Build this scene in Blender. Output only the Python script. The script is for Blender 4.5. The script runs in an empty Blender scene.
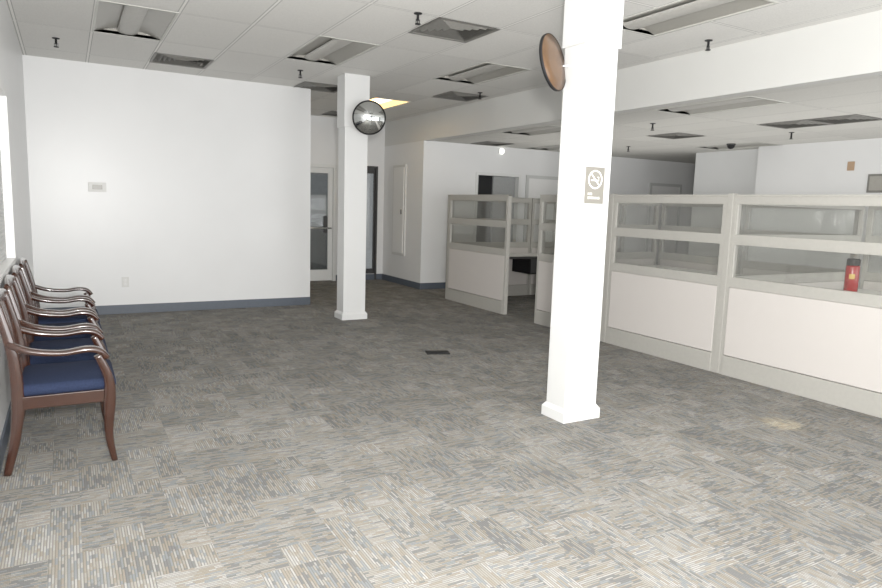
import bpy, bmesh, math, random
from mathutils import Vector, Matrix
random.seed(4)
sc=bpy.context.scene
COL=bpy.context.collection
# ------------------------------------------------------------ materials
def nmat(name):
    m=bpy.data.materials.new(name); m.use_nodes=True
    nt=m.node_tree; b=nt.nodes["Principled BSDF"]; return m,nt,b
def simple(name,col,rough=.5,metal=0.,noise=.04,scale=30.,bump=0.,spec=.5):
    m,nt,b=nmat(name)
    tc=nt.nodes.new("ShaderNodeTexCoord"); n=nt.nodes.new("ShaderNodeTexNoise"); n.inputs["Scale"].default_value=scale; n.inputs["Detail"].default_value=4
    nt.links.new(tc.outputs["Object"],n.inputs["Vector"])
    r=nt.nodes.new("ShaderNodeValToRGB")
    r.color_ramp.elements[0].position=.3; r.color_ramp.elements[1].position=.7
    r.color_ramp.elements[0].color=[max(0,c*(1-noise)) for c in col]+[1]
    r.color_ramp.elements[1].color=[min(1,c*(1+noise)) for c in col]+[1]
    nt.links.new(n.outputs["Fac"],r.inputs["Fac"]); nt.links.new(r.outputs["Color"],b.inputs["Base Color"])
    b.inputs["Roughness"].default_value=rough; b.inputs["Metallic"].default_value=metal
    b.inputs["Specular IOR Level"].default_value=spec
    if bump:
        bp=nt.nodes.new("ShaderNodeBump"); bp.inputs["Strength"].default_value=bump; bp.inputs["Distance"].default_value=.01
        nt.links.new(n.outputs["Fac"],bp.inputs["Height"]); nt.links.new(bp.outputs["Normal"],b.inputs["Normal"])
    return m
M_wall=simple("painted_wall",(.725,.73,.73),.34,noise=.022,scale=1.2)
M_walls=simple("painted_wall_shaded",(.70,.71,.71),.5,noise=.012,scale=2.5)  # same wall paint, with the recess's shade put into the colour
M_col=simple("painted_column",(.63,.635,.63),.4,noise=.01,scale=5)
M_beam=simple("painted_beam",(.62,.62,.60),.5,noise=.01,scale=2)
M_base=simple("baseboard_vinyl",(.075,.09,.115),.45,noise=.05)
M_frame=simple("partition_frame_paint",(.385,.375,.345),.4,noise=.03)
M_fabric=simple("partition_fabric",(.54,.51,.485),.9,noise=.04,scale=180,bump=.15)
M_white=simple("white_plastic",(.76,.76,.75),.4,noise=.01)
M_plate=simple("ivory_plate",(.62,.62,.60),.4,noise=.01)
M_ledge=simple("ledge_laminate",(.78,.78,.75),.3,noise=.02)
M_dark=simple("dark_metal",(.035,.035,.035),.5,noise=.1)
M_black=simple("black_plastic",(.012,.012,.013),.6,noise=.1,spec=.2)
M_vent=simple("grille_metal",(.19,.185,.17),.5,metal=.2,noise=.08)
M_ventb=simple("duct_metal",(.08,.08,.075),.6,noise=.08)
M_basket=simple("basket_metal",(.46,.45,.42),.45,noise=.05)
M_housing=simple("fixture_enamel",(.32,.31,.28),.35,noise=.03)
M_trimw=simple("fixture_trim",(.52,.52,.48),.4,noise=.03)
M_chrome=simple("brushed_metal",(.7,.7,.68),.25,metal=1,noise=.03)
M_blue=simple("blue_upholstery",(.014,.021,.048),.9,noise=.25,scale=120,bump=.3,spec=.15)
M_brown=simple("hardboard",(.105,.053,.022),.3,noise=.2,scale=9)
M_red=simple("red_enamel",(.32,.005,.005),.25,noise=.05)
M_yellow=simple("yellow_print",(.6,.42,.10),.5)
M_sign=simple("sign_taupe",(.20,.19,.165),.55,noise=.03,spec=.2)
M_signw=simple("sign_white",(.85,.85,.83),.5,noise=.01)
M_door=simple("door_paint",(.68,.69,.68),.4,noise=.015)
M_doorg=simple("door_grey_edge",(.52,.53,.52),.4,noise=.015)
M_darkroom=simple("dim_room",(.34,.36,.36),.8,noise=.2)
M_plenum=simple("plenum",(.1,.1,.1),.8,noise=.2)
M_blind=simple("blind_slat",(.66,.67,.66),.6,noise=.01)
M_orange=simple("orange_sign",(.40,.27,.17),.5)
def wood():
    m,nt,b=nmat("dark_stained_wood")
    tc=nt.nodes.new("ShaderNodeTexCoord"); mp=nt.nodes.new("ShaderNodeMapping"); mp.inputs["Scale"].default_value=(3,30,6)
    n=nt.nodes.new("ShaderNodeTexNoise"); n.inputs["Scale"].default_value=6; n.inputs["Detail"].default_value=6
    r=nt.nodes.new("ShaderNodeValToRGB")
    r.color_ramp.elements[0].color=(.012,.0036,.0017,1); r.color_ramp.elements[1].color=(.042,.012,.005,1)
    nt.links.new(tc.outputs["Object"],mp.inputs[0]); nt.links.new(mp.outputs[0],n.inputs["Vector"]); nt.links.new(n.outputs["Fac"],r.inputs[0]); nt.links.new(r.outputs[0],b.inputs["Base Color"])
    b.inputs["Roughness"].default_value=.25; b.inputs["Specular IOR Level"].default_value=.4; b.inputs["Coat Weight"].default_value=1; b.inputs["Coat Roughness"].default_value=.12
    return m
M_wood=wood()
def glass(name,tint,refl,rough=.03,mul=1.5,milk=0.,haze_col=(.5,.5,.47)):
    m,nt,b=nmat(name); nt.nodes.remove(b); out=[n for n in nt.nodes if n.type=='OUTPUT_MATERIAL'][0]
    t=nt.nodes.new("ShaderNodeBsdfTransparent"); t.inputs[0].default_value=(*tint,1)
    df=nt.nodes.new("ShaderNodeBsdfDiffuse"); df.inputs[0].default_value=(*haze_col,1)
    x0=nt.nodes.new("ShaderNodeMixShader"); x0.inputs[0].default_value=milk  # diffuse share paints flash haze over the clear pane
    nt.links.new(t.outputs[0],x0.inputs[1]); nt.links.new(df.outputs[0],x0.inputs[2])
    g=nt.nodes.new("ShaderNodeBsdfGlossy"); g.inputs["Roughness"].default_value=rough
    f=nt.nodes.new("ShaderNodeFresnel"); f.inputs[0].default_value=1.5
    a=nt.nodes.new("ShaderNodeMath"); a.operation='MULTIPLY_ADD'; a.inputs[1].default_value=mul; a.inputs[2].default_value=refl
    x=nt.nodes.new("ShaderNodeMixShader")
    nt.links.new(f.outputs[0],a.inputs[0]); nt.links.new(a.outputs[0],x.inputs[0]); nt.links.new(x0.outputs[0],x.inputs[1]); nt.links.new(g.outputs[0],x.inputs[2]); nt.links.new(x.outputs[0],out.inputs[0])
    return m
M_glass=glass("partition_glass",(.94,.95,.93),.05,.05,1.3,.08,(.56,.56,.53))
M_doorglass=glass("door_glass",(.72,.74,.74),.06)
m,nt,b=nmat("mirror_face"); b.inputs["Metallic"].default_value=1; b.inputs["Roughness"].default_value=.03; b.inputs["Base Color"].default_value=(.72,.74,.74,1); M_mirror=m
def emis(name,col,st):
    m,nt,b=nmat(name); b.inputs["Base Color"].default_value=(*col,1); b.inputs["Emission Color"].default_value=(*col,1); b.inputs["Emission Strength"].default_value=st; return m
M_lit=emis("lit_lens",(1,.70,.28),1.6)
M_litb=emis("lit_basket",(1,.88,.60),3.)
# node helper
class G:
    def __init__(s,nt): s.nt=nt
    def m(s,op,*a):
        n=s.nt.nodes.new("ShaderNodeMath"); n.operation=op
        for i,v in enumerate(a):
            if isinstance(v,(int,float)): n.inputs[i].default_value=v
            else: s.nt.links.new(v,n.inputs[i])
        return n.outputs[0]
    def comb(s,*a):
        n=s.nt.nodes.new("ShaderNodeCombineXYZ")
        for i,v in enumerate(a):
            if isinstance(v,(int,float)): n.inputs[i].default_value=v
            else: s.nt.links.new(v,n.inputs[i])
        return n.outputs[0]
    def wn(s,v):
        n=s.nt.nodes.new("ShaderNodeTexWhiteNoise"); n.noise_dimensions='3D'; s.nt.links.new(v,n.inputs["Vector"]); return n.outputs["Value"]
    def noise(s,v,sc_,det=2):
        n=s.nt.nodes.new("ShaderNodeTexNoise"); n.inputs["Scale"].default_value=sc_; n.inputs["Detail"].default_value=det; s.nt.links.new(v,n.inputs["Vector"]); return n.outputs["Fac"]
    def mixf(s,f,a,b):
        return s.m('ADD',a,s.m('MULTIPLY',f,s.m('SUBTRACT',b,a)))
    def ramp(s,f,els,const=False):
        r=s.nt.nodes.new("ShaderNodeValToRGB"); cr=r.color_ramp
        if const: cr.interpolation='CONSTANT'
        while len(cr.elements)<len(els): cr.elements.new(.5)
        for e,(p,c) in zip(cr.elements,els): e.position=p; e.color=(*c,1)
        s.nt.links.new(f,r.inputs[0]); return r.outputs[0]
    def mixc(s,f,a,b,mode='MIX'):
        n=s.nt.nodes.new("ShaderNodeMix"); n.data_type='RGBA'; n.blend_type=mode
        for sock,v in ((n.inputs[0],f),(n.inputs[6],a),(n.inputs[7],b)):
            if isinstance(v,(int,float)): sock.default_value=v
            elif isinstance(v,tuple): sock.default_value=(*v,1)
            else: s.nt.links.new(v,sock)
        return n.outputs[2]
def carpet():
    m,nt,b=nmat("carpet_tiles"); g=G(nt)
    tc=nt.nodes.new("ShaderNodeTexCoord"); sp=nt.nodes.new("ShaderNodeSeparateXYZ"); nt.links.new(tc.outputs["Object"],sp.inputs[0])
    x,y=sp.outputs[0],sp.outputs[1]; T=.5
    tx=g.m('FLOOR',g.m('DIVIDE',x,T)); ty=g.m('FLOOR',g.m('DIVIDE',y,T))
    par=g.m('MODULO',g.m('ADD',g.m('ADD',tx,ty),100),2)
    # smaller woven patches inside every tile, some of them turned a quarter
    bx=g.m('FLOOR',g.m('DIVIDE',x,T/4)); by=g.m('FLOOR',g.m('DIVIDE',y,T/3))
    rb=g.wn(g.comb(bx,by,3.3)); flip=g.m('GREATER_THAN',rb,.70)
    par2=g.m('ABSOLUTE',g.m('SUBTRACT',par,flip))
    u=g.mixf(par2,x,y); v=g.mixf(par2,y,x)
    W=.0112
    row=g.m('FLOOR',g.m('DIVIDE',v,W))
    rr=g.wn(g.comb(row,tx,ty))
    L=g.m('ADD',.024,g.m('MULTIPLY',rr,.06))
    cell=g.m('FLOOR',g.m('DIVIDE',g.m('ADD',u,g.m('MULTIPLY',rr,3.1)),L))
    rc=g.wn(g.comb(row,cell,g.m('ADD',tx,g.m('MULTIPLY',ty,7.))))
    big=g.noise(tc.outputs["Object"],2.2,3)
    rc2=g.m('ADD',rc,g.m('MULTIPLY',g.m('SUBTRACT',big,.5),.5))
    rt=g.wn(g.comb(tx,ty,9.1))
    rc3=g.m('ADD',rc2,g.m('ADD',g.m('MULTIPLY',g.m('SUBTRACT',rt,.5),.16),g.m('MULTIPLY',g.m('SUBTRACT',rb,.5),.30)))
    c=g.ramp(rc3,[(0,(.140,.142,.145)),(.16,(.180,.192,.203)),(.32,(.218,.195,.165)),(.48,(.238,.226,.203)),(.64,(.252,.240,.218)),(.80,(.274,.272,.262)),(.97,(.305,.30,.29))],True)
    fr=g.m('FRACT',g.m('DIVIDE',v,W)); gap=g.m('LESS_THAN',fr,.36)
    gd=g.m('ADD',.35,g.m('MULTIPLY',rc,.42))
    c=g.mixc(g.m('MULTIPLY',gap,gd),c,(.085,.084,.081))
    fu=g.m('FRACT',g.m('DIVIDE',u,.006)); rib=g.m('LESS_THAN',fu,.25)
    c=g.mixc(g.m('MULTIPLY',rib,.20),c,(.09,.088,.083))
    ton=g.m('ADD',.89,g.m('ADD',g.m('MULTIPLY',rt,.10),g.m('MULTIPLY',rb,.14)))
    c=g.mixc(1.,c,g.comb(ton,ton,ton),'MULTIPLY')
    fine=g.noise(tc.outputs["Object"],300,2)
    c=g.mixc(.6,c,g.ramp(fine,[(.3,(.6,.6,.6)),(.7,(1,1,1))]),'MULTIPLY')
    c=g.mixc(1.,c,(1.14,1.13,1.105),'MULTIPLY')
    nt.links.new(c,b.inputs["Base Color"]); b.inputs["Roughness"].default_value=1; b.inputs["Specular IOR Level"].default_value=.15
    bp=nt.nodes.new("ShaderNodeBump"); bp.inputs["Strength"].default_value=.3; bp.inputs["Distance"].default_value=.003
    nt.links.new(g.m('ADD',g.m('SUBTRACT',1.,gap),fine),bp.inputs["Height"]); nt.links.new(bp.outputs[0],b.inputs["Normal"])
    return m
M_carpet=carpet()
def tilemat(name,px,ox,py,oy,col):
    m,nt,b=nmat(name); g=G(nt)
    tc=nt.nodes.new("ShaderNodeTexCoord"); sp=nt.nodes.new("ShaderNodeSeparateXYZ"); nt.links.new(tc.outputs["Object"],sp.inputs[0])
    def edge(c,p,o):
        f=g.m('FRACT',g.m('DIVIDE',g.m('SUBTRACT',c,o-20*p),p)); return g.m('MULTIPLY',g.m('MINIMUM',f,g.m('SUBTRACT',1.,f)),p)
    e=g.m('MINIMUM',edge(sp.outputs[0],px,ox),edge(sp.outputs[1],py,oy))
    sx=g.m('FLOOR',g.m('DIVIDE',g.m('SUBTRACT',sp.outputs[0],ox-20*px),px)); sy=g.m('FLOOR',g.m('DIVIDE',g.m('SUBTRACT',sp.outputs[1],oy-20*py),py))
    r=g.wn(g.comb(sx,sy,1.))
    n=g.noise(tc.outputs["Object"],90,3)
    base=g.mixc(r,tuple(c*.89 for c in col),col)
    base=g.mixc(.4,base,g.ramp(n,[(.35,(.8,.8,.8)),(.6,(1,1,1))]),'MULTIPLY')
    tb=g.m('LESS_THAN',e,.010); sh=g.m('LESS_THAN',e,.018)
    c=g.mixc(sh,base,tuple(c*.52 for c in col)); c=g.mixc(tb,c,tuple(min(1,c*1.04) for c in col))
    nt.links.new(c,b.inputs["Base Color"]); b.inputs["Roughness"].default_value=.85
    return m
PX,OX,PY,OY=.635,.28,.61,6.33
M_ceil=tilemat("ceiling_tile_main",PX,OX,PY*2,OY,(.82,.81,.78))
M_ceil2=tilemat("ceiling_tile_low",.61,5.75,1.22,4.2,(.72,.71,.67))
# ------------------------------------------------------------ geometry helpers
def obj(name,me,mats,parent=None,loc=(0,0,0)):
    if not isinstance(mats,(list,tuple)): mats=[mats]
    for m in mats: me.materials.append(m)
    o=bpy.data.objects.new(name,me); o.location=loc; COL.objects.link(o)
    if parent: o.parent=parent
    return o
def thing(name,label,cat,loc=(0,0,0),rot=0,group=None):
    o=bpy.data.objects.new(name,None); o.empty_display_size=.1; o.location=loc; o.rotation_euler=(0,0,rot); COL.objects.link(o)
    o["label"]=label; o["category"]=cat
    if group: o["group"]=group
    return o
def tag(o,label,cat,group=None):
    o["label"]=label;o["category"]=cat
    if group:o["group"]=group
    return o
class B:
    def __init__(s): s.bm=bmesh.new()
    def box(s,lo,hi,mi=0,bev=0):
        lo=Vector(lo);hi=Vector(hi)
        r=bmesh.ops.create_cube(s.bm,size=1.)
        for v in r['verts']: v.co=Vector([lo[i]+(v.co[i]+.5)*(hi[i]-lo[i]) for i in range(3)])
        fs=set(f for v in r['verts'] for f in v.link_faces)
        for f in fs: f.material_index=mi
        if bev:
            es=set(e for v in r['verts'] for e in v.link_edges)
            bmesh.ops.bevel(s.bm,geom=list(es),offset=bev,segments=2,affect='EDGES',profile=.5)
        return s
    def cyl(s,c,r,h,axis='Z',r2=None,seg=32,mi=0):
        M={'Z':Matrix.Identity(4),'X':Matrix.Rotation(math.pi/2,4,'Y'),'Y':Matrix.Rotation(-math.pi/2,4,'X')}[axis]
        q=bmesh.ops.create_cone(s.bm,cap_ends=True,segments=seg,radius1=r,radius2=r if r2 is None else r2,depth=h,matrix=Matrix.Translation(c)@M)
        for f in set(f for v in q['verts'] for f in v.link_faces): f.material_index=mi; f.smooth=len(f.verts)==4
        return s
    def lathe(s,prof,seg=40,mat=Matrix.Identity(4),mi=0):
        rings=[]
        for r,z in prof:
            if r<1e-6: rings.append([s.bm.verts.new(mat@Vector((0,0,z)))])
            else: rings.append([s.bm.verts.new(mat@Vector((r*math.cos(2*math.pi*i/seg),r*math.sin(2*math.pi*i/seg),z))) for i in range(seg)])
        for a,b_ in zip(rings,rings[1:]):
            for i in range(seg):
                j=(i+1)%seg
                if len(a)==1 and len(b_)==1: continue
                vs=[a[0],b_[i],b_[j]] if len(a)==1 else ([a[i],b_[0],a[j]] if len(b_)==1 else [a[i],b_[i],b_[j],a[j]])
                f=s.bm.faces.new(vs); f.smooth=True; f.material_index=mi
        return s
    def sweep(s,pts,sizes,up=(0,1,0),sub=6,seg=12,mi=0,sq=.6):
        P=[Vector(p) for p in pts]; S=[Vector((a,b_)) for a,b_ in sizes]
        def cr(A,t,i):
            p0=A[max(i-1,0)];p1=A[i];p2=A[i+1];p3=A[min(i+2,len(A)-1)]
            return .5*((2*p1)+(p2-p0)*t+(2*p0-5*p1+4*p2-p3)*t*t+(3*p1-3*p2+p3-p0)*t**3)
        pp=[];ss=[]
        for i in range(len(P)-1):
            for k in range(sub): pp.append(cr(P,k/sub,i)); ss.append(cr(S,k/sub,i))
        pp.append(P[-1]);ss.append(S[-1]); rings=[]
        for i,p in enumerate(pp):
            t=(pp[min(i+1,len(pp)-1)]-pp[max(i-1,0)]).normalized()
            U=Vector(up); U=(U-t*U.dot(t)).normalized(); V=t.cross(U)
            ring=[]
            for k in range(seg):
                a=2*math.pi*k/seg; c_,s_=math.cos(a),math.sin(a)
                ring.append(s.bm.verts.new(p+U*(math.copysign(abs(c_)**sq,c_)*ss[i].x/2)+V*(math.copysign(abs(s_)**sq,s_)*ss[i].y/2)))
            rings.append(ring)
        for a,b_ in zip(rings,rings[1:]):
            for k in range(seg):
                f=s.bm.faces.new([a[k],a[(k+1)%seg],b_[(k+1)%seg],b_[k]]); f.smooth=True; f.material_index=mi
        s.bm.faces.new(rings[0][::-1]).material_index=mi; s.bm.faces.new(rings[-1]).material_index=mi
        return s
    def quad(s,pts,mi=0):
        f=s.bm.faces.new([s.bm.verts.new(p) for p in pts]); f.material_index=mi; return s
    def done(s,name,mats,parent=None,loc=(0,0,0)):
        bmesh.ops.remove_doubles(s.bm,verts=s.bm.verts[:],dist=1e-6)
        bmesh.ops.recalc_face_normals(s.bm,faces=s.bm.faces[:])
        me=bpy.data.meshes.new(name); s.bm.to_mesh(me); s.bm.free(); return obj(name,me,mats,parent,loc)
def struct(o): o["kind"]="structure"; return o
def sbox(name,lo,hi,mat): return struct(B().box(lo,hi).done(name,mat))
# ------------------------------------------------------------ room shell
XL,YB,ZC,XP,HP,XB,ZL=-.38,9.30,3.096,5.38,1.69,5.5,2.64
YN=-2.0; YA=12.05; YR=10.4; XE=3.08
sbox("floor",(XL-.15,YN,-.1),(13.1,YA+.1,0),M_carpet)
w=B(); wy0,wy1,wz0,wz1=4.3,6.28,.95,2.30
w.box((XL-.15,YN,0),(XL,wy0,ZC)).box((XL-.15,wy1,0),(XL,YB+.12,ZC)).box((XL-.15,wy0,0),(XL,wy1,wz0)).box((XL-.15,wy0,wz1),(XL,wy1,ZC))
struct(w.done("wall_left",M_wall))
sbox("wall_back",(XL,YB,0),(XE,YB+.12,ZC),M_wall)
sbox("wall_alcove_side",(XE-.12,YB+.12,0),(XE,YA,ZC),M_wall)
w=B(); 
w.box((XE-.12,YA,0),(3.60,YA+.12,ZC)).box((3.60,YA,2.22),(4.50,YA+.12,ZC)).box((4.50,YA,0),(4.92,YA+.12,ZC)).box((4.92,YA,2.24),(5.36,YA+.12,ZC)).box((5.36,YA,0),(5.5,YA+.12,ZC)).box((4.92,YA,0),(5.36,YA+.12,.12))
struct(w.done("wall_alcove",M_wall))
sbox("wall_projection",(5.5,YR,0),(5.62,YA+.12,ZL-.005),M_wall)
w=B(); w.box((5.62,YR,0),(6.60,YR+.12,ZL)).box((6.60,YR,2.15),(7.62,YR+.12,ZL)).box((7.62,YR,0),(13.1,YR+.12,ZL))
struct(w.done("wall_far",M_wall))
sbox("wall_bulkhead",(XB,YN,ZL-.005),(XB+.12,YA+.12,ZC),M_beam)
w=B(); w.box((10.0,YN,0),(10.12,7.06,ZL)).box((10.12,6.94,0),(10.35,7.06,ZL))
struct(w.done("wall_right",M_wall))
w=B(); w.box((10.35,6.94,0),(10.47,8.6,ZL)).box((10.47,8.48,0),(13.0,8.6,ZL)).box((13.0,8.48,0),(13.1,YR,ZL))
struct(w.done("wall_right_recess",M_walls))
for nm,lo,hi in [("baseboard_back",(XL,YB-.012,0),(XE,YB,.115)),("baseboard_left",(XL,YN,0),(XL+.012,YB-.012,.115)),
   ("baseboard_alcove",(4.50,YA-.012,0),(5.5,YA,.115)),("baseboard_projection",(5.488,YR-.012,0),(5.5,YA-.012,.115)),("baseboard_far",(5.5,YR-.012,0),(6.55,YR,.115)),
   ("baseboard_right",(9.988,YN,0),(10.0,7.06,.115))]:
    sbox(nm,lo,hi,M_base)
def ceiling(name,x0,x1,y0,y1,z,px,ox,py,oy,holes,mat):
    xs=sorted(set([x0,x1]+[ox+px*k for k in range(-20,30) if x0<ox+px*k<x1])); ys=sorted(set([y0,y1]+[oy+py*k for k in range(-30,30) if y0<oy+py*k<y1]))
    b=B()
    for i in range(len(xs)-1):
        for j in range(len(ys)-1):
            cx=(xs[i]+xs[i+1])/2; cy=(ys[j]+ys[j+1])/2
            if any(h[0]<cx<h[1] and h[2]<cy<h[3] for h in holes): continue
            b.box((xs[i],ys[j],z),(xs[i+1],ys[j+1],z+.02))
    return struct(b.done(name,mat))
gx=lambda k:OX+PX*k
gy=lambda k:OY+PY*k
troff=[(gx(0),gx(1),gy(0),gy(2)),(gx(3),gx(4),gy(0),gy(2)),(gx(6),gx(7),gy(0),gy(2)),(gx(6),gx(7),gy(-5),gy(-3)),(gx(0),gx(1),gy(-5),gy(-3)),(gx(3),gx(4),gy(-5),gy(-3))]
lit=[(gx(6),gx(7),gy(5),gy(7))]
vents=[(gx(1),gx(2),gy(3),gy(4)),(gx(4),gx(5),gy(-2),gy(-1)),(gx(7),gx(8),gy(3),gy(4)),(gx(4),gx(5),gy(4),gy(5)),(gx(6),gx(7),gy(8),gy(9))]
ceiling("ceiling",XL,XB,YN,YA,ZC,PX,OX,PY,OY,troff+lit+vents,M_ceil)
hx=lambda k:5.75+.61*k
hy=lambda k:4.2+.61*k
troff2=[(hx(0),hx(1),hy(0),hy(2)),(hx(0),hx(1),hy(5),hy(7)),(hx(6),hx(7),hy(4),hy(6)),(hx(3),hx(4),hy(8),hy(10))]
vents2=[(hx(3),hx(4),hy(0),hy(1)),(hx(3),hx(4),hy(1),hy(2)),(hx(3),hx(4),hy(4),hy(5)),(hx(1),hx(2),hy(9),hy(10))]
ceiling("ceiling_low",XB+.12,13.0,YN,YR,ZL,.61,5.75,.61,4.2,troff2+vents2,M_ceil2)
sbox("ceiling_plenum",(XL-.15,YN,ZC+.25),(13.1,YA+.12,ZC+.3),M_plenum)
def troffer(h,z,litm=False):
    x0,x1,y0,y1=h; L=y1-y0; W=x1-x0
    t=thing("ceiling_light_fixture","recessed fluorescent ceiling light glowing warm yellow" if litm else "unlit recessed fluorescent ceiling light with centre basket","ceiling light",(x0,y0,z),group="recessed ceiling lights")
    b=B(); w=.02
    b.box((0,0,-.004),(W,w,.03)).box((0,L-w,-.004),(W,L,.03)).box((0,w,-.004),(w,L-w,.03)).box((W-w,w,-.004),(W,L-w,.03)); b.done("trim_frame",M_trimw,t)
    b=B(); n=8; pr=[]
    for s_ in range(2):
        pts=[]
        for k in range(n+1):
            a=k/n; xx=w+(W/2-w)*a; zz=.006+.06*math.sin(a*math.pi/2)
            pts.append((xx if s_==0 else W-xx,zz))
        pr.append(pts)
    prof=pr[0]+pr[1][::-1][1:]
    for (xa,za),(xb,zb) in zip(prof,prof[1:]): 
        b.quad([(xa,w,za),(xb,w,zb),(xb,L-w,zb),(xa,L-w,za)])
        for yy in (w,L-w): b.quad([(xa,yy,0),(xb,yy,0),(xb,yy,zb),(xa,yy,za)])
    b.done("reflector",M_lit if litm else M_housing,t)
    b=B(); bw=.095; n=10; pts=[]
    for k in range(n+1):
        a=math.pi*k/n; pts.append((W/2-bw*math.cos(a),.045-.036*math.sin(a)))
    for (xa,za),(xb,zb) in zip(pts,pts[1:]): b.quad([(xa,w,za),(xb,w,zb),(xb,L-w,zb),(xa,L-w,za)])
    b.done("lamp_basket",M_litb if litm else M_basket,t)
for h in troff: troffer(h,ZC)
for h in lit: troffer(h,ZC,True)
for h in troff2: troffer(h,ZL)
def vent(h,z):
    x0,x1,y0,y1=h; W=x1-x0; L=y1-y0
    t=thing("air_vent","square dark metal ceiling air vent","air vent",(x0,y0,z),group="ceiling air vents")
    def ring(b,a,c,z0,z1,mi=0):
        A=[(a,a,z0),(W-a,a,z0),(W-a,L-a,z0),(a,L-a,z0)]; C_=[(c,c,z1),(W-c,c,z1),(W-c,L-c,z1),(c,L-c,z1)]
        for i in range(4): b.quad([A[i],A[(i+1)%4],C_[(i+1)%4],C_[i]],mi)
    b=B(); ring(b,0,.03,-.006,-.006); ring(b,.03,.03,-.006,.06); 
    b.done("frame",M_vent,t)
    b=B()
    for k in range(5): ring(b,.05+.05*k,.02+.05*k,-.004,.04)
    b.done("louver",M_vent,t)
    B().box((.01,.01,.06),(W-.01,L-.01,.08)).done("duct_back",M_ventb,t)
for h in vents: vent(h,ZC)
for h in vents2: vent(h,ZL)
def sprinkler(x,y,z):
    b=B(); b.cyl((0,0,-.003),.035,.006).cyl((0,0,.0),.011,.12,seg=12).cyl((0,0,-.065),.005,.03,seg=8)
    b.box((-.018,-.003,-.085),(-.014,.003,-.05)).box((.014,-.003,-.085),(.018,.003,-.05)).cyl((0,0,-.088),.024,.005,seg=20)
    tag(b.done("sprinkler_head",M_black,None,(x,y,z)),"dark metal ceiling sprinkler head","sprinkler","ceiling sprinkler heads")
for x,y in [(2.62,5.12),(-.03,8.1),(2.55,8.1),(5.22,4.30),(5.1,8.0)]: sprinkler(x,y,ZC)
for x,y in [(8.6,5.6),(8.6,8.6),(6.6,6.2)]: sprinkler(x,y,ZL)
t=thing("security_camera","small dark dome security camera on the low ceiling","security camera",(9.35,7.1,ZL))
B().cyl((0,0,-.01),.07,.024).done("base",M_dark,t); b=B(); b.lathe([(.06,-.022),(.055,-.05),(.035,-.075),(0,-.085)],24); b.done("dome",M_black,t)
# ------------------------------------------------------------ columns
def column(x0,x1,y0,y1,zc):
    t=thing("column","square white painted column with a small plinth","column",((x0+x1)/2,(y0+y1)/2,0),group="white square columns")
    a=(x1-x0)/2; c=(y1-y0)/2; e=.022
    B().box((-a+e,-c+e,.0),(a-e,c-e,ZC),bev=.004).done("shaft",M_col,t)
    b=B(); b.box((-a,-c,0),(a,c,.07)); 
    A=[(-a,-c,.07),(a,-c,.07),(a,c,.07),(-a,c,.07)]; q=e-.001; D_=[(-a+q,-c+q,.10),(a-q,-c+q,.10),(a-q,c-q,.10),(-a+q,c-q,.10)]
    for i in range(4): b.quad([A[i],A[(i+1)%4],D_[(i+1)%4],D_[i]])
    b.done("plinth",M_col,t)
    B().box((-a+e-.014,-c+e-.014,zc),(a-e+.014,c-e+.014,ZC-.001),bev=.003).done("capital",M_col,t)
    return t
column(3.0,3.34,3.45,3.70,2.60)
column(3.04,3.39,7.88,8.16,2.45)
yf=3.472
s=thing("no_smoking_sign","taupe plaque with white no smoking symbol","sign",(3.175,yf,1.55))
B().box((-.085,-.006,0),(.085,.001,.25),bev=.002).done("plaque",M_sign,s)
b=B()
def annulus(b,R,r,y,cx,cz,seg=40):
    for i in range(seg):
        a=2*math.pi*i/seg;c=2*math.pi*(i+1)/seg
        b.quad([(cx+R*math.cos(a),y,cz+R*math.sin(a)),(cx+R*math.cos(c),y,cz+R*math.sin(c)),(cx+r*math.cos(c),y,cz+r*math.sin(c)),(cx+r*math.cos(a),y,cz+r*math.sin(a))])
annulus(b,.064,.054,-.0072,0,.165)
d=.054*math.cos(math.pi/4)
b.quad([(-d-.0035,-.0072,.165+d-.0035),(-d+.0035,-.0072,.165+d+.0035),(d+.0035,-.0072,.165-d+.0035),(d-.0035,-.0072,.165-d-.0035)])
b.box((-.038,-.0070,.155),(.014,-.0064,.164)).box((.018,-.0070,.155),(.024,-.0064,.164)).box((.028,-.0070,.155),(.034,-.0064,.164))
b.box((.029,-.0070,.169),(.033,-.0064,.184)).box((.018,-.0070,.180),(.031,-.0064,.184))
b.done("no_smoking_symbol",M_signw,s)
for k,tx in enumerate(("NO","SMOKING")):
    cu=bpy.data.curves.new("lettering","FONT"); cu.body=tx; cu.size=.025; cu.align_x='LEFT'; cu.extrude=.0004
    tmp=bpy.data.objects.new("tmp",cu); COL.objects.link(tmp)
    dg=bpy.context.evaluated_depsgraph_get(); me=bpy.data.meshes.new_from_object(tmp.evaluated_get(dg)); bpy.data.objects.remove(tmp)
    me.transform(Matrix.Translation((-.062,-.0070,.058-.027*k))@Matrix.Rotation(math.pi/2,4,'X')); me.materials.clear()
    obj("lettering",me,M_signw,s)
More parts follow.
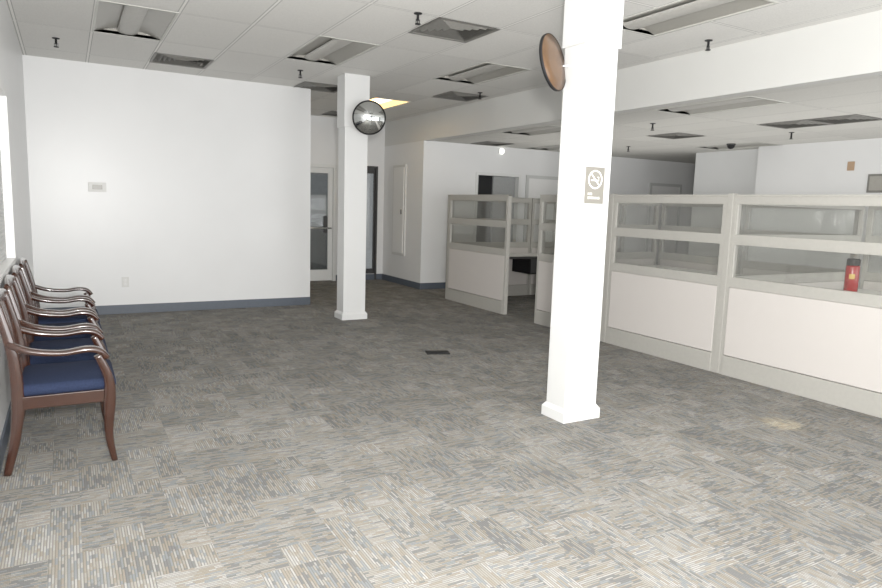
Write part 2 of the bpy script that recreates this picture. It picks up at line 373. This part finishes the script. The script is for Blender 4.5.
# ------------------------------------------------------------ convex mirrors
def mirror(loc,nrm,r,label,arm_from,arm_to,mb):
    t=thing("convex_mirror",label,"mirror",loc,group="round convex security mirrors")
    n=Vector(nrm).normalized(); M=n.to_track_quat('Z','Y').to_matrix().to_4x4()
    b=B(); h=r*.32; R=(r*r+h*h)/(2*h); prof=[(0,h)]
    for k in range(1,13):
        rr=r*.96*k/12; prof.append((rr,h-R+math.sqrt(R*R-rr*rr)))
    b.lathe(prof,48,M); b.done("mirror_face",M_mirror,t)
    b=B(); b.lathe([(r*.95,.014),(r,.014),(r*1.01,0),(r,-.008),(r*.98,-.008)],48,M); b.done("rim",M_black,t)
    b=B(); b.lathe([(0,-.016),(r*.5,-.014),(r*.985,-.007),(r*.985,.004),(0,.004)],48,M); b.done("backing",M_brown,t)
    a=Vector(arm_to)-Vector(loc); st=Vector(arm_from)-n*.008
    b=B(); b.sweep([st,st+(a-st)*.4-n*.006,st+(a-st)*.7,a],[(.010,.010)]*4,up=(0,0,1),sq=1); b.done("bracket",mb,t)
mirror((3.315,7.74,2.565),(-.28,-.93,-.10),.208,"round convex mirror reflecting the room, on white column",(0,0,0),(3.30,7.905,2.565),M_dark)
mirror((2.866,3.60,2.475),(-.44,.87,-.18),.188,"round convex mirror showing its brown hardboard back",(.12,.06,0),(3.03,3.62,2.475),M_col)
# ------------------------------------------------------------ wall fittings
t=thing("thermostat","white wall thermostat on the white wall","thermostat",(.34,YB,1.55))
B().box((-.10,-.02,0),(.10,.003,.115),bev=.003).done("cover",M_plate,t); B().box((-.055,-.024,.03),(.055,-.0195,.085),bev=.002).done("display",M_housing,t)
def outlet(loc,rot=0):
    t=thing("wall_outlet","white wall outlet above the baseboard","outlet",loc,rot)
    B().box((-.042,-.007,-.065),(.042,.002,.065),bev=.002).done("faceplate",M_plate,t)
    for z in (-.025,.025):
        b=B(); b.box((-.018,-.009,z-.016),(.018,-.006,z+.016),bev=.002); b.box((-.009,-.0098,z-.005),(-.006,-.0088,z+.008),1).box((.006,-.0098,z-.005),(.009,-.0088,z+.008),1); b.done("socket",[M_white,M_black],t)
outlet((.62,YB,.41))
t=thing("floor_outlet_box","dark metal power outlet cover set in the carpet","floor outlet",(3.27,5.76,0),-.35)
B().box((-.12,-.07,0),(.12,.07,.010)).done("cover",M_black,t); B().box((-.09,-.04,.0095),(-.005,.04,.013)).done("lid",M_black,t); B().box((.005,-.04,.0095),(.09,.04,.013)).done("lid",M_black,t)
t=thing("electrical_panel","tall white metal electrical panel on the wall","electrical panel",(5.499,11.3,.55))
B().box((-.03,-.27,0),(0,.27,1.70),bev=.005).done("cabinet_body",M_plate,t); B().box((-.042,-.22,.05),(-.0295,.22,1.65),bev=.004).done("door",M_white,t)
B().box((-.052,-.17,.78),(-.0415,-.12,.87),bev=.003).done("latch",M_vent,t)
t=thing("wall_dome","small round white dome high on the wall, glow imitating flash reflection","wall fitting",(7.15,YR,2.56))
B().box((-.06,-.02,-.04),(.06,.002,.04),bev=.005).done("base",M_white,t)
b=B(); b.lathe([(0,.05),(.03,.045),(.05,.02),(.055,0)],24,Matrix.Translation((0,-.02,0))@Matrix.Rotation(math.pi/2,4,'X')); b.done("glow_dome",emis("flash_glint",(1,1,.95),1.2),t)  # emission paints a flash reflection; the dome is no light source
# ------------------------------------------------------------ doors
def glazed_door(n,x0,x1,z1,y,handle=True,stile=.09,mf=M_door,label="white framed glazed door"):
    t=struct(thing("door_%d"%n,label,"door",(x0,y,0)))
    W=x1-x0
    b=B(); f=.06 if handle else .04; b.box((0,-.02,0),(f,.10,z1)).box((W-f,-.02,0),(W,.10,z1)).box((f,-.02,z1-f),(W-f,.10,z1)); b.done("door_frame",mf,t)
    b=B(); a=f+.003; c=W-f-.003; s_=stile; b.box((a,.02,.01),(a+s_,.06,z1-f-.003)).box((c-s_,.02,.01),(c,.06,z1-f-.003)).box((a+s_,.02,.01),(c-s_,.06,.22)).box((a+s_,.02,z1-f-.003-.1),(c-s_,.06,z1-f-.003)); b.done("door_leaf",mf,t)
    B().box((a+s_,.036,.22),(c-s_,.042,z1-f-.103)).done("glass_pane",M_doorglass,t)
    if handle:
        b=B(); b.cyl((W/2,-.03,1.02),.016,W-.2,'X',seg=12).cyl((a+.05,-.0,1.02),.010,.06,'Y',seg=10).cyl((c-.05,0,1.02),.010,.06,'Y',seg=10); b.done("push_bar",M_chrome,t)
        B().box((c-s_-.08,.012,.93),(c-s_-.01,.045,1.25),bev=.004).done("latch",M_dark,t)
glazed_door(1,3.60,4.50,2.22,YA)
glazed_door(2,4.92,5.36,2.24,YA,False,.02,M_dark,"narrow dark framed glass sidelight")
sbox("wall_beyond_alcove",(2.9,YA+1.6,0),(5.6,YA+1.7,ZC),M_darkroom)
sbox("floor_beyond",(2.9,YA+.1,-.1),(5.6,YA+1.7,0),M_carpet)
sbox("wall_beyond_far",(6.2,YR+1.2,0),(8.2,YR+1.3,ZL),M_dark)  # near-black colour stands in for the unlit room past the doorway
t=struct(thing("door_3","open doorway with white frame","door",(6.60,YR,0)))
b=B(); b.box((0,-.02,0),(.05,.12,2.15)).box((.97,-.02,0),(1.02,.12,2.15)).box((.05,-.02,2.10),(.97,.12,2.15)); b.done("door_frame",M_door,t)
b=B(); b.box((.46,.09,.01),(.965,.13,2.095)); b.done("door_leaf",simple("grey_door",(.30,.31,.31),.5),t)
for n,x in ((4,11.1),(5,7.75)):
    t=struct(thing("door_%d"%n,"flat white door in white frame","door",(x,YR,0)))
    b=B(); b.box((0,-.03,0),(.06,0,2.15)).box((.94,-.03,0),(1.0,0,2.15)).box((.06,-.03,2.09),(.94,0,2.15)); b.done("door_frame",M_doorg,t); B().box((.06,-.012,.01),(.94,0,2.09)).done("door_leaf",M_white,t)
t=struct(thing("window_1","white framed window with closed white blind","window",(XL,(wy0+wy1)/2,wz0)))
hw=(wy1-wy0)/2; H=wz1-wz0
b=B(); b.box((-.12,-hw,0),(.008,-hw+.06,H)).box((-.12,hw-.06,0),(.008,hw,H)).box((-.12,-hw+.06,H-.06),(.008,hw-.06,H)).box((-.12,-hw+.06,0),(.008,hw-.06,.04)); b.done("window_frame",M_white,t)
b=B()
for k in range(int((H-.1)/.03)): b.box((-.055,-hw+.065,.045+.03*k),(-.05,hw-.065,.045+.03*k+.027))
b.done("blind",M_blind,t)
# ------------------------------------------------------------ partitions
def partition(loc,L,rot,ledge=0.,label=None):
    t=thing("cubicle_partition",label or "office cubicle partition with glass panes above pale fabric panel","cubicle partition",loc,rot,group="cubicle partition panels")
    th=.03; p=.035
    b=B(); b.box((0,-th,.0),(p,th,HP-.001)).box((L-p,-th,0),(L,th,HP-.001))
    b.box((p,-th,.835),(L-p,th,.915)); b.box((p,-th,1.245),(L-p,th,1.31)); b.box((p,-th,1.615),(L-p,th,HP-.02))
    b.box((0,-th-.006,HP-.02),(L,th+.006,HP),bev=.004); b.done("frame",M_frame,t)
    B().box((p,-th-.008,.0),(L-p,th+.008,.185),bev=.003).done("kickplate",M_frame,t)
    b=B().box((p+.002,-th-.003,.19),(L-p-.002,th+.003,.832),bev=.006); b.done("fabric_panel",M_fabric,t)
    for z0,z1 in ((.915,1.245),(1.31,1.615)):
        B().quad([(p,0,z0),(L-p,0,z0),(L-p,0,z1),(p,0,z1)]).done("glass_pane",M_glass,t)
        b=B(); q=.014
        for s_ in (-1,1):
            y0,y1=sorted((s_*.002,s_*.026))
            b.box((p,y0,z0),(L-p,y1,z0+q)).box((p,y0,z1-q),(L-p,y1,z1)).box((p,y0,z0+q),(p+q,y1,z1-q)).box((L-p-q,y0,z0+q),(L-p,y1,z1-q))
        b.done("pane_trim",M_frame,t)
    if ledge:
        B().box((p,.026,.89),(L-p,ledge,.914),bev=.004).done("ledge",M_ledge,t)
    return t
R90=-math.pi/2
def run_y(ya,yb,ledge=0.,label=None): return partition((XP,ya,0),ya-yb,R90,ledge=ledge,label=label)
run_y(9.18,7.56)
run_y(6.85,5.56)
run_y(5.52,4.045,.16)
run_y(3.985,2.33,.16)
run_y(2.29,.7,.16)
for y0,y1 in ((3.985,4.045),(5.52,5.56),(2.29,2.33)):
    o=B().box((XP-.034,y0+.001,0),(XP+.034,y1-.001,HP+.01),bev=.004).done("partition_post",M_frame); tag(o,"beige painted connector post between cubicle partitions","post","partition posts")
def run_x(y,x0,x1): return partition((x0,y,0),x1-x0,0)
run_x(9.215,5.36,7.0); run_x(9.215,7.02,7.58)
run_x(6.88,5.42,7.55); run_x(4.015,5.42,7.55)
for ya,yb in ((6.84,5.5),(5.46,4.06),(3.97,2.4),(9.17,7.6)):
    partition((7.62,ya,0),ya-yb,R90)
def worktop(x0,x1,y0,y1,z=.74,edge=False):
    t=thing("desk","pale laminate cubicle desk with dark legs","desk",(x0,y0,0),group="cubicle desks")
    B().box((0,0,z-.03),(x1-x0,y1-y0,z),bev=.004).done("desk_top",M_ledge,t)
    if edge: B().box((.0,-.008,z-.034),(x1-x0,-.0005,z+.001)).done("edge_trim",M_dark,t)
    for x in (.04,x1-x0-.08):
        B().box((x,.05,0),(x+.04,y1-y0-.05,z-.03)).done("leg",M_dark,t)
worktop(5.6,7.5,8.5,9.15,.74,True)
worktop(6.9,7.56,4.15,6.8)
worktop(6.9,7.56,2.45,3.95)
t=thing("pedestal_cabinet","black metal storage box hung under the desk","cabinet",(6.52,8.52,0.45))
B().box((0,0,.0),(.32,.5,.259),bev=.005).done("body",M_black,t)
B().box((.01,-.012,.015),(.31,-.0005,.245),bev=.003).done("drawer",M_dark,t)
t=thing("water_bottle","red metal water bottle with black lid on the ledge","bottle",(XP+.095,2.93,.914))
b=B(); b.lathe([(0,0),(.046,0),(.050,.006),(.050,.205),(.046,.215),(0,.216)],32); b.done("body",M_red,t)
b=B(); b.lathe([(0,.2165),(.046,.2165),(.048,.221),(.048,.262),(.042,.27),(0,.27)],32); b.done("lid",M_black,t)
b=B()
n_=10
for k in range(n_):
    a0=math.pi+.4*(-1+2*k/n_)+.5; a1=math.pi+.4*(-1+2*(k+1)/n_)+.5
    b.quad([(.0506*math.cos(a0),.0506*math.sin(a0),.11),(.0506*math.cos(a1),.0506*math.sin(a1),.11),(.0506*math.cos(a1),.0506*math.sin(a1),.15),(.0506*math.cos(a0),.0506*math.sin(a0),.15)])
b.done("printed_emblem",M_yellow,t)
t=thing("wall_sign","small orange sign on white wall","sign",(10.001,5.54,2.20)); B().box((-.01,-.05,0),(0,.05,.13)).done("plaque",M_orange,t)
t=thing("wall_picture","grey framed picture on the white wall","picture",(10.001,5.08,1.88)); b=B(); b.box((-.02,-.2,0),(0,.2,.26),bev=.004); b.done("frame",M_vent,t); B().box((-.022,-.17,.03),(-.0195,.17,.23)).done("print",M_housing,t)
# ------------------------------------------------------------ chairs
def make_chair():
    root=thing("armchair","dark wooden armchair with blue upholstered seat against wall","chair",(0,0,0),group="row of wooden waiting armchairs")
    parts=[]
    W=.27
    for s_ in (-1,1):
        b=B(); b.sweep([(-.255,s_*W,0),(-.21,s_*(W-.01),.20),(-.19,s_*(W-.02),.42),(-.205,s_*(W-.02),.66),(-.262,s_*(W-.03),.93)],[(.030,.038),(.034,.052),(.036,.062),(.034,.054),(.030,.040)]); parts.append(b.done("back_leg",M_wood,root))
        b=B(); b.sweep([(.262,s_*W,0),(.238,s_*W,.16),(.248,s_*W,.36),(.245,s_*(W+.005),.49),(.195,s_*(W+.01),.625)],[(.030,.032),(.034,.044),(.038,.062),(.036,.050),(.036,.042)]); parts.append(b.done("front_leg",M_wood,root))
        b=B(); b.sweep([(-.222,s_*(W-.02),.71),(-.12,s_*(W+.005),.668),(.02,s_*(W+.010),.650),(.14,s_*(W+.010),.662),(.205,s_*(W+.008),.648),(.244,s_*(W+.005),.605)],[(.036,.036),(.056,.034),(.070,.030),(.074,.032),(.068,.034),(.046,.03)]); parts.append(b.done("armrest",M_wood,root))
        b=B(); b.box((-.19,s_*(W-.015)-.011,.35),(.24,s_*(W-.015)+.011,.42),bev=.004); parts.append(b.done("seat_rail",M_wood,root))
    b=B(); b.box((.23,-W+.03,.35),(.252,W-.03,.42),bev=.004); parts.append(b.done("seat_rail",M_wood,root))
    b=B(); b.box((-.20,-W+.03,.35),(-.18,W-.03,.42),bev=.004); parts.append(b.done("seat_rail",M_wood,root))
    bx=B(); bx.box((-.185,-W+.010,.415),(.285,W-.010,.482),bev=.026); o=bx.done("seat",M_blue,root)
    for p in o.data.polygons: p.use_smooth=True
    parts.append(o)
    b=B(); b.sweep([(-.262,-W+.02,.905),(-.272,-.12,.925),(-.276,0,.93),(-.272,.12,.925),(-.262,W-.02,.905)],[(.08,.026)]*5,up=(0,0,1)); parts.append(b.done("top_rail",M_wood,root))
    b=B(); b.sweep([(-.198,-W+.02,.56),(-.215,0,.56),(-.198,W-.02,.56)],[(.045,.02)]*3,up=(0,0,1)); parts.append(b.done("back_rail",M_wood,root))
    for k in (-2,-1,0,1,2):
        b=B(); b.sweep([(-.210,k*.085,.56),(-.232,k*.085,.74),(-.270,k*.085,.91)],[(.03,.012)]*3,up=(0,1,0)); parts.append(b.done("back_slat",M_wood,root))
    return root,parts
root,parts=make_chair()
ys=[4.31,5.05,5.75,6.45]
root.location=(-.078,ys[0],0)
for i,y in enumerate(ys[1:]):
    r=root.copy(); COL.objects.link(r); r.location=(-.075+random.uniform(-.008,.008),y,0)
    for p in parts:
        q=p.copy(); q.parent=r; COL.objects.link(q)
# ------------------------------------------------------------ lights
def light(name,typ,loc,energy,col=(1,1,1),**k):
    l=bpy.data.lights.new(name,typ); l.energy=energy; l.color=col
    for a,v in k.items(): setattr(l,a,v)
    o=bpy.data.objects.new(name,l); o.location=loc; COL.objects.link(o); return o
fl=light("camera_flash",'AREA',(.08,-.10,1.72),275,(1,.985,.955),shape='DISK',size=.2)
fl.rotation_euler=Vector((.50,.866,.08)).to_track_quat('-Z','Y').to_euler()
bo=light("bounced_flash",'AREA',(.4,-.6,1.5),115,(1,.985,.96),shape='DISK',size=.5)
bo.rotation_euler=Vector((.45,.65,.62)).to_track_quat('-Z','Y').to_euler()
am=light("daylight_behind",'AREA',(4.2,-1.8,1.3),290,(.985,.99,1),shape='RECTANGLE',size=8.,size_y=2.2)
am.rotation_euler=Vector((0.0,1,0.15)).to_track_quat('-Z','Y').to_euler()
up=light("low_ceiling_fill",'AREA',(8.0,6.2,1.71),42,(1,.98,.94),shape='RECTANGLE',size=3.6,size_y=7.)  # added fill without a fixture, brightens the low ceiling
up.rotation_euler=(math.pi,0,0)
spt=light("warm_patch_spot",'SPOT',(4.49,2.77,2.98),260,(1,.78,.36),spot_size=math.radians(7),spot_blend=.9,shadow_soft_size=.02)  # added spot without a fixture, makes the reflected warm patch on the carpet
w=bpy.data.worlds.new("world"); sc.world=w; w.use_nodes=True; w.node_tree.nodes["Background"].inputs[0].default_value=(.95,.97,1,1); w.node_tree.nodes["Background"].inputs[1].default_value=.4
# ------------------------------------------------------------ camera
def setcam():
    f,ya,pi_,ro=655.36,.5189,.1329,-.0306
    fw=Vector((math.sin(ya)*math.cos(pi_),math.cos(ya)*math.cos(pi_),-math.sin(pi_))); r=Vector((math.cos(ya),-math.sin(ya),0)); dn=fw.cross(r)
    right=math.cos(ro)*r+math.sin(ro)*dn; down=-math.sin(ro)*r+math.cos(ro)*dn
    M=Matrix((( right.x,-down.x,-fw.x,0),(right.y,-down.y,-fw.y,0),(right.z,-down.z,-fw.z,1.5),(0,0,0,1)))
    c=bpy.data.cameras.new("camera"); c.sensor_width=36; c.lens=f/882*36; c.clip_start=.02; c.clip_end=100
    o=bpy.data.objects.new("camera",c); o.matrix_world=M; COL.objects.link(o); sc.camera=o
setcam()
sc.view_settings.view_transform='Standard'
sc.view_settings.gamma=1.12
